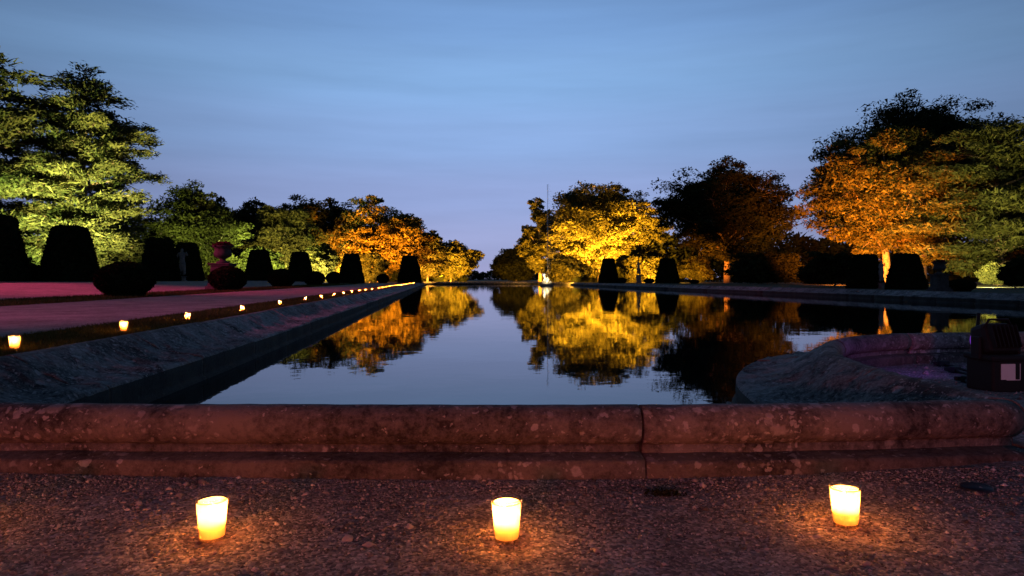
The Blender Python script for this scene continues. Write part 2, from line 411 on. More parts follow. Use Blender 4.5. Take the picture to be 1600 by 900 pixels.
def sheet(name, m, xs, ys, keepf, dz, amp, transform=None, smooth=True):
    X, Y = np.meshgrid(xs, ys); sh = X.shape
    x, y = X.ravel(), Y.ravel()
    if transform: 
        x, y = x*AC-y*AS, x*AS+y*AC
    z = gz(x, y)+dz
    if amp:
        P = np.column_stack([x*9, y*9, x*0]); P2 = np.column_stack([x*42, y*42, x*0])
        z = z+amp*fbm(P, 2, 3)+amp*0.9*vnoise(P2, 9)*(np.hypot(x, y) < 9)
    idx = np.arange(len(x)).reshape(sh)
    f = np.stack([idx[:-1,:-1], idx[:-1,1:], idx[1:,1:], idx[1:,:-1]], -1).reshape(-1, 4)
    cx, cy = x[f].mean(1), y[f].mean(1)
    f = f[keepf(cx, cy)]
    used = np.unique(f); remap = -np.ones(len(x), int); remap[used] = np.arange(len(used))
    o = link(name, mesh_np(name, np.column_stack([x, y, z])[used], remap[f], smooth), m); tag(o, kind='structure'); return o
def axis(lo, a, b_, hi, fine, coarse_):
    return np.unique(np.round(np.concatenate([np.arange(lo, a, coarse_), np.arange(a, b_, fine), np.arange(b_, hi+1e-6, coarse_)]), 4))
xs = np.concatenate([np.arange(-40, -6, 2.0), axis(-6, -2.5, 2.8, 9, 0.02, 0.07), np.arange(10, 41, 2.0)])
ys = np.concatenate([np.arange(-40, -2, 2.0), axis(-2, 1.6, 3.15, 7.4, 0.0155, 0.06)])
poly_in = offset_path(-0.06)[::4]
def keep_fore(x, y):
    return (~in_poly(x, y, poly_in)) & ((y < 3.25) | (x > 2.0)) & (y < 7.45) & ((x > -3.4) | (y < 3.0))
sheet('gravel_forecourt', M_GRAVEL, xs, ys, keep_fore, 0.004, 0.0032)
vv = np.unique(np.concatenate([np.arange(4.0, 40, 0.5), np.arange(40, 150, 4.0)]))
allk = lambda x, y: np.ones(x.shape, bool)
sheet('gravel_path', M_PATH, np.linspace(-9.4, -4.4, 16), vv, allk, 0.006, 0.003, True)
sheet('gravel_walk', M_PATH, np.linspace(-22.0, -12.3, 22), vv, allk, 0.006, 0.003, True)
sheet('gravel_alley', M_PATH, np.linspace(-42.0, -24.0, 18), vv, allk, 0.006, 0.003, True)

# water
wp = offset_path(0.60)[::3]
tri = geometry.tessellate_polygon([[Vector((p[0], p[1], 0)) for p in wp]])
wat = link('water', mesh_np('water', np.column_stack([wp, np.full(len(wp), ZW)]), [list(t) for t in tri]), M_WATER); tag(wat, kind='structure')
if wat.data.polygons[0].normal.z < 0: wat.data.flip_normals()

# ------------------------------------------------------------------ coping of the basin, stone by stone
rc, zc = 0.088, 0.217
prof = [(-0.03, 0.06), (-0.03, 0.135)]
for a in np.linspace(-82, 132, 19):
    th = math.radians(180-a); prof.append((rc*math.cos(th), zc+rc*math.sin(th)))
prof += [(0.105,0.25),(0.14,0.228),(0.18,0.205),(0.24,0.165),(0.30,0.13),(0.36,0.105),(0.43,0.09),(0.50,0.082),(0.58,0.076),(0.66,0.072),(0.70,0.066),(0.715,0.045),(0.72,-0.02),(0.715,-0.10),(0.72,-0.13),(0.75,-0.14),(0.75,-0.4)]
prof = np.array(prof); plinth = np.array([(-0.14,-0.12),(-0.14,0.07),(-0.133,0.083),(-0.12,0.087),(-0.03,0.098),(-0.02,0.098),(-0.02,-0.12)])
coping = empty('pool_coping', (0, 3.1, 0))
tag(coping, 'weathered grey stone coping with a rounded lip running round the long pool', 'coping')
coping_inv = Matrix.Translation((0, -3.1, 0))
def sweep(name, i0, i1, pr, mats, gap, closed=False):
    idx = [i % NP for i in range(i0, i1+1)]
    P = path[idx].copy(); Nn = nin[idx]
    dirn = tang[idx]
    P[0] += dirn[0]*gap/2; P[-1] -= dirn[-1]*gap/2
    K = len(pr); n = len(P)
    V = np.zeros((n, K, 3)); 
    V[:,:,0] = P[:,None,0]+Nn[:,None,0]*pr[None,:,0]; V[:,:,1] = P[:,None,1]+Nn[:,None,1]*pr[None,:,0]; V[:,:,2] = pr[None,:,1]
    w = np.broadcast_to(pr[None,:,0], (n, K)).ravel()
    v = V.reshape(-1, 3)
    inner = sstep(0.03, 0.2, w)*(1-sstep(0.66, 0.70, w))
    big = fbm(v*np.array([1.1,1.1,1.5]), 2, 5)
    mid = fbm(v*5.5, 3, 8); fine = fbm(v*15, 3, 12)
    amp = 0.0035+0.024*inner
    disp = amp*0.6*mid+0.75*amp*fine+0.022*inner*big
    v[:,2] += disp; 
    nn = np.repeat(Nn, K, 0); side = (1-inner)*np.where(w < 0.03, -1, 0.3)
    v[:,0] += nn[:,0]*disp*side; v[:,1] += nn[:,1]*disp*side
    # stones sit slightly uneven
    v[:,2] += rng.normal(0, 0.004)
    g = np.arange(n*K).reshape(n, K)
    f = np.stack([g[:-1,:-1], g[1:,:-1], g[1:,1:], g[:-1,1:]], -1).reshape(-1, 4)
    faces = f.tolist()+[g[0].tolist(), g[-1][::-1].tolist()]
    v = v-np.array([0, 3.1, 0])
    me = bpy.data.meshes.new(name); me.from_pydata(v.tolist(), [], faces); me.update()
    sm = np.ones(len(me.polygons), bool); sm[-2:] = False; me.polygons.foreach_set('use_smooth', sm)
    for q in mats: me.materials.append(q)
    if len(mats) > 1:
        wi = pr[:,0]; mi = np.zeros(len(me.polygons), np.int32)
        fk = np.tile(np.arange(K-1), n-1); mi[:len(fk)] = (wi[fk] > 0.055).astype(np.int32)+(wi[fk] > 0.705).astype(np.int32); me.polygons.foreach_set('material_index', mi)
    o = bpy.data.objects.new(name, me); col.objects.link(o); o.parent = coping
    return o
# joints: on the front at photograph x = 1000, on the notch two pale joints, then every couple of metres
def nearest(x, y): return int(np.argmin(np.hypot(path[:,0]-x, path[:,1]-y)))
j_front = nearest(0.575, front_y(0.575)); j_end = nearest(2.33, front_y(2.33))
j_a = nearest(2.96, 6.29); j_b = nearest(4.05, 7.06)
joints = [0, nearest(-2.6, front_y(-2.6)), j_front, j_end, nearest(2.24, 4.3), j_a, j_b, nearest(5.6, 7.28)]
last = joints[-1]; a0 = arc[last]
target_len = 2.4
while True:
    d = math.hypot(*path[last]); tl = 1.9 if d < 40 else 9.0
    nx = last+1
    while nx < NP and arc[nx]-arc[last] < tl: nx += 1
    if nx >= NP-2: break
    joints.append(nx); last = nx
joints.append(NP)
for a, b_ in zip(joints[:-1], joints[1:]):
    gap = 0.012
    sweep('coping_stone', a, b_, prof, [M_STONE, M_STONE_ROUGH, M_STONE_WATERLINE], gap)
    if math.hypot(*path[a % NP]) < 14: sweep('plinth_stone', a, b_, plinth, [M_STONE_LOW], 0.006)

# ------------------------------------------------------------------ gravel stones, grass
def scatter_pebbles(name, n, fx, size, label):
    x, y = fx(n); ok = keep_fore(x, y) & (~in_poly(x, y, offset_path(-0.15)[::4])); x, y = x[ok], y[ok]; n = len(x)
    s = size*rng.lognormal(0, 0.45, n)
    base = np.array([(1,0,0),(-1,0,0),(0,1,0),(0,-1,0),(0,0,1),(0,0,-1),])*1.0
    tri = np.array([(0,2,4),(2,1,4),(1,3,4),(3,0,4),(2,0,5),(1,2,5),(3,1,5),(0,3,5)])
    B = base[None]*(1+rng.uniform(-0.35, 0.35, (n, 6, 1)))*s[:,None,None]
    B[:,:,2] *= 0.6
    a = rng.uniform(0, 6.28, n); c, sn = np.cos(a), np.sin(a)
    X = B[:,:,0]*c[:,None]-B[:,:,1]*sn[:,None]*0.75; Y = B[:,:,0]*sn[:,None]+B[:,:,1]*c[:,None]*0.75
    z = gz(x, y)+0.006
    V = np.stack([X+x[:,None], Y+y[:,None], B[:,:,2]+z[:,None]], -1).reshape(-1, 3)
    Fc = (tri[None]+np.arange(n)[:,None,None]*6).reshape(-1, 3)
    o = link(name, mesh_np(name, V, Fc, False), M_PEBBLE); tag(o, label, 'gravel', kind='stuff')
scatter_pebbles('loose_gravel', 30000, lambda n: (rng.uniform(-2.6, 2.8, n), 1.6+1.4*np.sqrt(rng.uniform(0, 1, n))), 0.0036, 'loose small gravel scattered in front of the stone coping')
scatter_pebbles('coarse_gravel', 900, lambda n: (rng.uniform(-2.6, 2.8, n), 1.6+1.4*rng.uniform(0, 1, n)**0.6), 0.0075, 'larger loose stones among the fine gravel before the coping')
scatter_pebbles('kerb_debris', 1600, lambda n: (rng.uniform(-2.8, 2.6, n), 2.93-np.abs(rng.normal(0, 0.07, n))), 0.0055, 'grit gathered along the foot of the stone plinth')
scatter_pebbles('notch_gravel', 3500, lambda n: (rng.uniform(2.4, 6.5, n), rng.uniform(3.2, 7.0, n)), 0.008, 'loose dark gravel inside the curve of the coping')

def grass(name, n, u0, u1, v0, v1, hgt, label):
    u = rng.uniform(u0, u1, n); v = v0*(v1/v0)**rng.uniform(0, 1, n)
    x, y = u*AC-v*AS, u*AS+v*AC; z = gz(x, y)-0.014
    hh = hgt*rng.uniform(0.5, 1.3, n)*(1+v/60); wd = 0.004*(1+v/8)
    a = rng.uniform(0, 6.28, n); lx, ly = rng.normal(0, 0.4, (2, n))*hh
    V = np.stack([np.stack([x-np.cos(a)*wd, y-np.sin(a)*wd, z], -1), np.stack([x+np.cos(a)*wd, y+np.sin(a)*wd, z], -1), np.stack([x+lx, y+ly, z+hh], -1)], 1).reshape(-1, 3)
    o = link(name, mesh_np(name, V, np.arange(3*n).reshape(-1, 3)), M_GRASS); tag(o, label, 'grass', kind='stuff')
grass('grass_strip', 45000, -4.45, -3.17, 4.2, 60, 0.035, 'short mown grass strip between the coping and the gravel path')
grass('grass_border', 26000, -12.35, -9.35, 8, 80, 0.06, 'dark mown grass border under the round clipped bushes')

# ------------------------------------------------------------------ foliage builders
def leaf_mesh(name, C, size, up=0.3, aspect=0.55, seed=0, dirs=None, tri=False):
    """one folded leaf quad per centre"""
    r = np.random.default_rng(seed); n = len(C)
    N = r.normal(0, 1, (n, 3)); N[:,2] = np.abs(N[:,2])+up*2; N /= np.linalg.norm(N, axis=1)[:,None]
    D = r.normal(0, 1, (n, 3)) if dirs is None else dirs+r.normal(0, 0.45, (n, 3))
    D -= N*(D*N).sum(1)[:,None]; D /= np.linalg.norm(D, axis=1)[:,None]+1e-9
    S = np.cross(N, D); s = (size*np.clip(r.lognormal(-0.05, 0.4, n), 0.4, 2.0))[:,None]
    if tri:      # far crowns: a pointed leaf of one face
        V = np.stack([C-D*s*0.55+S*s*aspect*0.45, C-D*s*0.45-S*s*aspect*0.5+N*s*0.1, C+D*s*0.75], 1).reshape(-1, 3)
        return V, np.arange(3*n).reshape(-1, 3)
    V = np.stack([C-D*s*0.5, C+S*s*aspect*0.5+N*s*0.08, C+D*s*0.5, C-S*s*aspect*0.5+N*s*0.08], 1).reshape(-1, 3)
    return V, np.arange(4*n).reshape(-1, 4)

def ball(r, n):
    q = r.normal(0, 1, (n, 3)); q /= np.linalg.norm(q, axis=1)[:,None]; return q*r.uniform(0, 1, (n, 1))**0.45
def bez(p0, p1, p2, n=5):
    return [tuple((1-t)**2*np.array(p0)+2*t*(1-t)*np.array(p1)+t*t*np.array(p2)) for t in np.linspace(0, 1, n)]

def broadleaf(name, label, px, ytop, wpx, d, m, seed, leaves=22000, ybase=440, crown_base=0.22, group='trees round the pool', lobes=22, leaf=None, trunk_r=None, lean=0.0, depth=0.8, asym=0.0, zb=None):
    r = np.random.default_rng(seed)
    base = spot3(px, ybase, d); top = spot3(px, ytop, d)
    x0, y0 = base.x, base.y; z0 = float(gz(x0, y0)) if zb is None else zb
    h = top.z-z0; a = wpx/2/F*d*1.06; leaves = int(leaves*2.1); lobes = int(lobes*1.3)
    root = empty(name, (x0, y0, z0)); tag(root, label, 'tree', group)
    zc0, zc1 = h*crown_base, h*1.055
    # lobes fill an egg-shaped volume, uneven in size
    Ls = []
    for k in range(lobes*6):
        if len(Ls) >= lobes: break
        q = r.normal(0, 1, 3); q /= np.linalg.norm(q); rad = r.uniform(0.3, 1)**0.5
        t = 0.5+0.5*q[2]*rad
        wid = math.sin(math.pi*min(1, 0.12+0.80*t)**0.8)**0.6
        R = a*r.uniform(0.17, 0.40)
        c = np.array([q[0]*rad*(a-R)*max(0.45, wid)+asym*a*(t-0.5), q[1]*rad*(a-R)*depth*max(0.45, wid), zc0+R*0.6+(zc1-zc0-R*1.5)*t])
        if all(np.linalg.norm(c-o_[0]) > 0.5*(R+o_[1])*0.8 for o_ in Ls): Ls.append((c, R))
    tr = trunk_r or h*0.022
    tb = MB(); fork = h*(crown_base+0.12)
    tp = [(0,0,-0.1),(r.normal(0,0.1),r.normal(0,0.1),fork*0.5),(lean*fork+r.normal(0,0.15),r.normal(0,0.2),fork),(lean*h*0.5,r.normal(0,0.3),h*0.62),(lean*h*0.6,0,h*0.85)]
    tb.tube(tp, [tr*1.25,tr,tr*0.9,tr*0.5,tr*0.12], 8)
    lb = MB()
    C = []; tot = sum(R**2 for _, R in Ls)
    for c, R in Ls:
        st = np.array(tp[2])+(np.array(tp[3])-np.array(tp[2]))*r.uniform(0, 1)*min(1, max(0, (c[2]-fork)/h*1.5))
        midp = (st+c)/2+np.array([0,0,-0.1*R])+r.normal(0, 0.15*R, 3)
        lb.tube(bez(st, midp, c, 5), np.linspace(tr*0.36, tr*0.12, 5), 5)
        nc = max(6, int(14*(R/a/0.28)**2)); per = int(leaves*R**2/tot/nc)
        for k in range(nc):
            q = r.normal(0, 1, 3); q[2] *= 0.8; q /= np.linalg.norm(q); cc = c+q*R*r.uniform(0.55, 1.05)
            lb.tube(bez(c, (c+cc)/2+r.normal(0, 0.1*R, 3), cc, 3), [tr*0.11, tr*0.07, tr*0.03], 3)
            sg = R*r.uniform(0.13, 0.27)
            C.append(cc+ball(r, per)*np.array([sg*2.5, sg*2.5, sg*1.15]))
        nf = int(leaves*0.22*R**2/tot); q = r.normal(0, 1, (nf, 3)); q /= np.linalg.norm(q, axis=1)[:,None]
        C.append(c+q*R*0.85*r.uniform(0, 1, (nf, 1))**0.5)
    C = np.concatenate(C); C[:,2] = np.maximum(C[:,2], 0.3)
    tb.build('trunk', M_BARK, root, True); lb.build('limbs', M_BARK, root, True)
    V, Fq = leaf_mesh('crown', C, (leaf or max(0.2, 0.0030*d))*0.95, 0.25, 0.68, seed, None, True)
    link('crown', mesh_np('crown', V, Fq), m, root)
    return root

def cedar(name, label, px, ytop, wpx, d, seed, leaves=30000, ybase=440, first=0.14, group='trees round the pool', m=None, levels=13, top_w=0.35, leaf=0.34, droop=0.0):
    r = np.random.default_rng(seed)
    base = spot3(px, ybase, d); top = spot3(px, ytop, d); z0 = float(gz(base.x, base.y)); h = top.z-z0; a = wpx/2/F*d
    root = empty(name, (base.x, base.y, z0)); tag(root, label, 'tree', group)
    tb = MB(); tb.tube([(0,0,-0.1),(0.1,0,h*0.3),(-0.15,0.1,h*0.65),(0,0,h*0.97)], [h*0.03,h*0.024,h*0.014,h*0.003], 9)
    tb.build('trunk', M_BARK, root, True)
    lb = MB(); C = []; D = []
    tips = []
    for i in range(levels):
        t = i/(levels-1); z = h*(first+(0.97-first)*t)
        prof_w = np.interp(t, [0, 0.25, 0.5, 0.75, 0.92, 1.0], [0.8, 1.0, 0.92, 0.74, 0.5, 0.2])
        nb = int(r.integers(5, 9))
        for k in range(nb):
            th = 2*math.pi*(k+r.uniform(-0.3, 0.3))/nb+i*0.7; L = a*prof_w*r.uniform(0.5, 1.12)
            zz = z+r.normal(0, h*0.025); rise = L*(r.uniform(-0.08, 0.22)-droop)
            e = np.array([math.cos(th)*L, math.sin(th)*L, zz+rise]); s = np.array([0,0,zz-L*0.10])
            mdl = (s+e)/2+np.array([0,0,L*0.10])
            pts_ = bez(s, mdl, e, 6); lb.tube(pts_, np.linspace(h*0.006*(0.5+L/a), h*0.0012, 6), 5)
            tips.append((s, mdl, e, L, th))
    tot = sum(x[3]**1.6 for x in tips)
    for s, mdl, e, L, th in tips:
        cnt = int(leaves*L**1.6/tot); nt = max(4, int(L*1.8))
        per = cnt//nt
        for k in range(nt):
            t = 0.28+0.75*(k+r.uniform(0, 1))/nt; t = min(t, 1.02)
            p = (1-t)**2*s+2*t*(1-t)*mdl+t*t*e
            lat = r.normal(0, 0.16*L*(1.15-t*0.7)); p = p+np.array([-math.sin(th)*lat, math.cos(th)*lat, r.normal(0, 0.12)])
            sg = r.uniform(0.5, 1.15)
            q = ball(r, per)*np.array([sg*1.5, sg*1.5, sg*0.62]); q[:,2] -= 0.25*np.hypot(q[:,0], q[:,1])*r.uniform(0, 1); C.append(p+q)
            D.append(np.tile(np.array([math.cos(th), math.sin(th), 0.1]), (per, 1)))
    lb.build('limbs', M_BARK, root, True)
    C = np.concatenate(C); D = np.concatenate(D); C[:,2] = np.maximum(C[:,2], 0.4)
    V, Fq = leaf_mesh('crown', C, leaf, 0.35, 0.42, seed, D, True)
    link('crown', mesh_np('crown', V, Fq), m or M_NEEDLE, root)
    return root

# ------------------------------------------------------------------ trees, left bank
G1 = 'trees on the left bank'; G2 = 'trees on the right bank'
cedar('cedar_tree', 'tall layered cedar with green lit lower boughs, cut by the left edge', -40, 78, 300, 66, 11, 52000, group=G1, levels=17, leaf=0.42)
cedar('cedar_tree', 'tall lit cedar with pale trunk behind the widest dark clipped cone on the left', 128, 112, 226, 72, 12, 80000, group=G1, levels=20, first=0.10, leaf=0.36)
broadleaf('broadleaf_tree', 'dark round tree right beside the tall lit cedar, faint green light on it', 296, 286, 185, 96, M_LEAF, 21, 22000, group=G1, crown_base=0.02)
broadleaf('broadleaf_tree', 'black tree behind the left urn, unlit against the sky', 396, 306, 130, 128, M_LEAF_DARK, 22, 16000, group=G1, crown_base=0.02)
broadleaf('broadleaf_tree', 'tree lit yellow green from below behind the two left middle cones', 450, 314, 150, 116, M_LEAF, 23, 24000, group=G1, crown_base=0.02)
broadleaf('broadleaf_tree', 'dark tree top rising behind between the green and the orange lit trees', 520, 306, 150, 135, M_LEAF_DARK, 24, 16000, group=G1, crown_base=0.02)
broadleaf('broadleaf_tree', 'wide spreading tree lit deep orange, left of the pool end', 590, 310, 178, 126, M_LEAF, 25, 30000, group=G1, crown_base=0.03, lobes=26)
broadleaf('broadleaf_tree', 'lower dark orange tree between the spreading orange tree and the golden one', 668, 358, 84, 138, M_LEAF, 26, 12000, group=G1, crown_base=0.02)
broadleaf('broadleaf_tree', 'small golden lit tree nearest the far left corner of the pool', 704, 374, 96, 152, M_LEAF, 27, 20000, group=G1, crown_base=0.03)
for k, (px, yt, w, d, lab) in enumerate([(408, 384, 70, 98, 'bright green lit shrub behind the third cone from the left urn side'),
                                    (505, 378, 66, 102, 'green to amber lit shrub between two dark cones on the left bank'),
                                    (578, 392, 62, 110, 'amber lit shrub low under the spreading orange tree'),
                                    (352, 394, 70, 97, 'dim green shrub just behind the left urn')]):
    t = broadleaf('lit_shrub', lab, px, yt, w, d, M_LEAF, 60+k, 9000, group='lit shrubs on the left bank', crown_base=0.0, lobes=10, leaf=0.34)
    t['category'] = 'shrub'
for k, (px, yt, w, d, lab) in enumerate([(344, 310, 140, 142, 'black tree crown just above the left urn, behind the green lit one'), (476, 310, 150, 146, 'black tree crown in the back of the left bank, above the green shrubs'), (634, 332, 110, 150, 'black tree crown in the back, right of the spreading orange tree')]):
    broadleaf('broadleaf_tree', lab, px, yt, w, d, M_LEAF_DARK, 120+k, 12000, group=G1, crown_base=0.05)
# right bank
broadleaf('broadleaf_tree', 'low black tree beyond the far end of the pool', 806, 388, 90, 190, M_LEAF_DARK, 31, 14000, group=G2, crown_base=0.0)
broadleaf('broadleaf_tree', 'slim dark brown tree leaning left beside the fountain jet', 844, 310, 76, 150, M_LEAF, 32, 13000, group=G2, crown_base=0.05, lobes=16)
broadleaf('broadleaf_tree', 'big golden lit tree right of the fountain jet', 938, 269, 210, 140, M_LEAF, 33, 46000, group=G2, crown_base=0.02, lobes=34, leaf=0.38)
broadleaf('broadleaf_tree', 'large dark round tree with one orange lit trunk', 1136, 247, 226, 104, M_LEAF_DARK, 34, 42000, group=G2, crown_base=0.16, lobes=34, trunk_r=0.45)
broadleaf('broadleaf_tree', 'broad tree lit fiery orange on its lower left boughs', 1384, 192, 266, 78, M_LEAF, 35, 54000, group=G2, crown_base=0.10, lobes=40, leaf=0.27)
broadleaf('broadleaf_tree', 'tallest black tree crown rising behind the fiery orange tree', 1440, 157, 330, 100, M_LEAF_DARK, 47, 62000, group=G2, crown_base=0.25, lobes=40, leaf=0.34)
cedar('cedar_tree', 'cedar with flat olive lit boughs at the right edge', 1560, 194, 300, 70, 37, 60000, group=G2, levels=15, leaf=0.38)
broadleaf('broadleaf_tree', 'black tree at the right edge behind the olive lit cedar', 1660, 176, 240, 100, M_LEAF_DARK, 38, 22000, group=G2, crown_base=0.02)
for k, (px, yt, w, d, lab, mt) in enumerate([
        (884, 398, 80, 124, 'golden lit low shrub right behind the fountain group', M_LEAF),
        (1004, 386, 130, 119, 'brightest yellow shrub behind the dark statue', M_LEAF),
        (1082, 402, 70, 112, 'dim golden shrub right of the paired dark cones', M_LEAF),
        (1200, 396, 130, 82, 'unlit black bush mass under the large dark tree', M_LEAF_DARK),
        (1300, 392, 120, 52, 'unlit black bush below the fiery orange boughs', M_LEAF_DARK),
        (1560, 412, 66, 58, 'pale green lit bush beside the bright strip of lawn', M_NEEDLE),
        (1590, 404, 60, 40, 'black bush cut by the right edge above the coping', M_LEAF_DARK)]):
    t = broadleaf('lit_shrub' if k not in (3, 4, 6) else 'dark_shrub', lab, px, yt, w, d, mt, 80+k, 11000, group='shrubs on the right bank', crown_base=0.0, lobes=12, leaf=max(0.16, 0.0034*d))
    t['category'] = 'shrub'
# far wood that reads as one mass
C = []
for px0, px1, d, hgt, n_ in ((-500, 560, 168, 14.0, 44000), (540, 720, 168, 7.5, 8000), (868, 1030, 150, 8.0, 8000), (1010, 2300, 150, 13.5, 44000), (690, 900, 420, 6.0, 9000)):
    x = (rng.uniform(px0, px1, n_)-800)/F*d; y = d+rng.normal(0, 4, n_)
    tops = hgt*(0.72+0.28*vnoise(np.column_stack([x*0.16, y*0, x*0]), 4)+0.18*vnoise(np.column_stack([x*0.7, y*0, x*0]), 6))
    C.append(np.column_stack([x, y, 0.3+tops*rng.uniform(0, 1, n_)**0.8]))
V, Fq = leaf_mesh('distant_wood', np.concatenate(C), 0.95, 0.1, 0.7, 99, None, True)
tag(link('distant_wood', mesh_np('distant_wood', V, Fq), M_LEAF_DARK), 'dark mass of distant woodland closing the view behind the lit trees', 'woodland', kind='stuff')

# ------------------------------------------------------------------ clipped yews
def topiary_mesh(name, profile, nleaf, leaf, seed):
    r = np.random.default_rng(seed); nz, na = len(profile), 40
    V = []
    for rr, z in profile:
        for k in range(na):
            a = 2*math.pi*k/na; V.append((rr*math.cos(a), rr*math.sin(a), z))
    V = np.array(V); V += (fbm(V*5+seed, 3, seed)*0.034)[:,None]*np.column_stack([V[:,0], V[:,1], V[:,2]*0.3])
    g = np.arange(nz*na).reshape(nz, na); gn = np.roll(g, -1, 1)
    f = np.stack([g[:-1], gn[:-1], gn[1:], g[1:]], -1).reshape(-1, 4)
    A, B, Cc, Dd = V[f[:,0]], V[f[:,1]], V[f[:,2]], V[f[:,3]]
    area = np.linalg.norm(np.cross(Cc-A, Dd-B), axis=1)+1e-9; pick = r.choice(len(f), nleaf, p=area/area.sum())
    s, t = r.random((2, nleaf, 1)); P = (A[pick]*(1-s)+B[pick]*s)*(1-t)+(Dd[pick]*(1-s)+Cc[pick]*s)*t
    nrm = np.cross(Cc-A, Dd-B)[pick]; nrm /= np.linalg.norm(nrm, axis=1)[:,None]+1e-9
    LV, LF = leaf_mesh('', P+nrm*leaf*0.25, leaf, 0.0, 0.55, seed, nrm*0.8)
    Vall = np.concatenate([V, LV]); Fall = np.concatenate([f, LF+len(V)])
    return mesh_np(name, Vall, Fall, False)
cone_prof = [(0.46,0.0),(0.475,0.06),(0.455,0.2),(0.41,0.4),(0.365,0.6),(0.315,0.8),(0.285,0.93),(0.26,0.985),(0.18,1.0),(0.0,1.0)]
ball_prof = [(0.30*1.0,0.0)]+[(0.5*math.sin(t), 0.5-0.5*math.cos(t)) for t in np.linspace(0.75, math.pi-0.02, 16)]
CONES = [topiary_mesh('clipped_cone', cone_prof, 7000, 0.055, s) for s in (1, 2)]
BALLS = [topiary_mesh('clipped_ball', ball_prof, 7000, 0.06, s) for s in (3, 4)]
M_STEM = M_BARK
def topiary(kind, k, label, px, ytop, ybase, wpx, d, group):
    base = spot3(px, ybase, d); z0 = float(gz(base.x, base.y)); zt = spot3(px, ytop, d).z
    hgt = zt-z0; w = wpx/F*d
    root = empty('topiary_cone' if kind == 'cone' else 'topiary_ball', (base.x, base.y, z0)); tag(root, label, 'topiary', group)
    c = link('crown', (CONES if kind == 'cone' else BALLS)[k % 2], M_YEW, root)
    c.scale = (w/(0.96 if kind == 'cone' else 1.07), w/(0.96 if kind == 'cone' else 1.07), hgt); c.rotation_euler.z = k*1.3
    tb = MB(); tb.tube([(0,0,-0.1),(0.02,0,hgt*0.3),(0,0.01,hgt*0.6)], [w*0.06,w*0.05,w*0.03], 7); tb.build('trunk', M_BARK, root)
    return root
GC, GB = 'clipped yew cones along the pool', 'clipped yew balls along the pool'
for k, a in enumerate([
    ('dark clipped yew cone cut by the left edge', -6, 339, 441, 84, 46), ('widest dark clipped yew cone left of the large round bush', 109, 356, 441, 80, 49),
    ('clipped cone with olive lit side right behind the large round bush', 250, 374, 440, 58, 62), ('clipped cone standing right behind the pink lit statue', 292, 381, 439, 48, 68),
    ('dark clipped cone just right of the left urn', 405, 392, 440, 44, 86), ('dark clipped cone before the brightest green shrub', 469, 395, 440, 40, 94),
    ('dark clipped cone between green and orange lit foliage', 549, 398, 441, 38, 98), ('dark clipped cone at the end of the candle row', 640, 401, 440, 36, 104),
    ('dark cone left of the far dark statue, beyond the pool', 951, 405, 444, 30, 104), ('dark cone right of the far dark statue, beyond the pool', 1043, 405, 446, 36, 96),
    ('broad dark cone left of the right hand urn', 1416, 398, 458, 56, 40), ('black cone left of the pale statue on the right bank', 1352, 399, 455, 52, 44)]):
    topiary('cone', k, a[0], *a[1:], GC)
for k, a in enumerate([
    ('largest round clipped bush at the left', 195, 411, 463, 86, 23.2), ('round clipped bush in front of the left urn', 356, 417, 454, 57, 34.8),
    ('third round bush along the left lawn, right of the urn', 440, 421, 448, 42, 50), ('fourth round bush along the left lawn', 491, 424, 446, 33, 62),
    ('fifth round bush along the left lawn', 522, 425, 444, 25, 78), ('small round bush left of the last candles', 598, 428, 443, 20, 96),
    ('far round bush glowing edges before the golden left tree', 686, 428, 441, 21, 150), ('tiny far round bush right of the golden left tree trunk', 724, 431, 441, 16, 156),
    ('low round bush between the two leftmost cones', 55, 415, 441, 40, 50),
    ('small round bush right of the fountain', 903, 433, 443, 18, 118), ('small round bush leaning on the first right bank cone', 971, 434, 444, 18, 102),
    ('small round bush beside the dark statue, right side', 1014, 435, 444, 17, 100), ('small round bush right of the second right bank cone', 1085, 437, 447, 16, 88),
    ('round clipped bush right of the right hand urn', 1501, 437, 459, 43, 33.5)]):
    topiary('ball', k, a[0], *a[1:], GB)

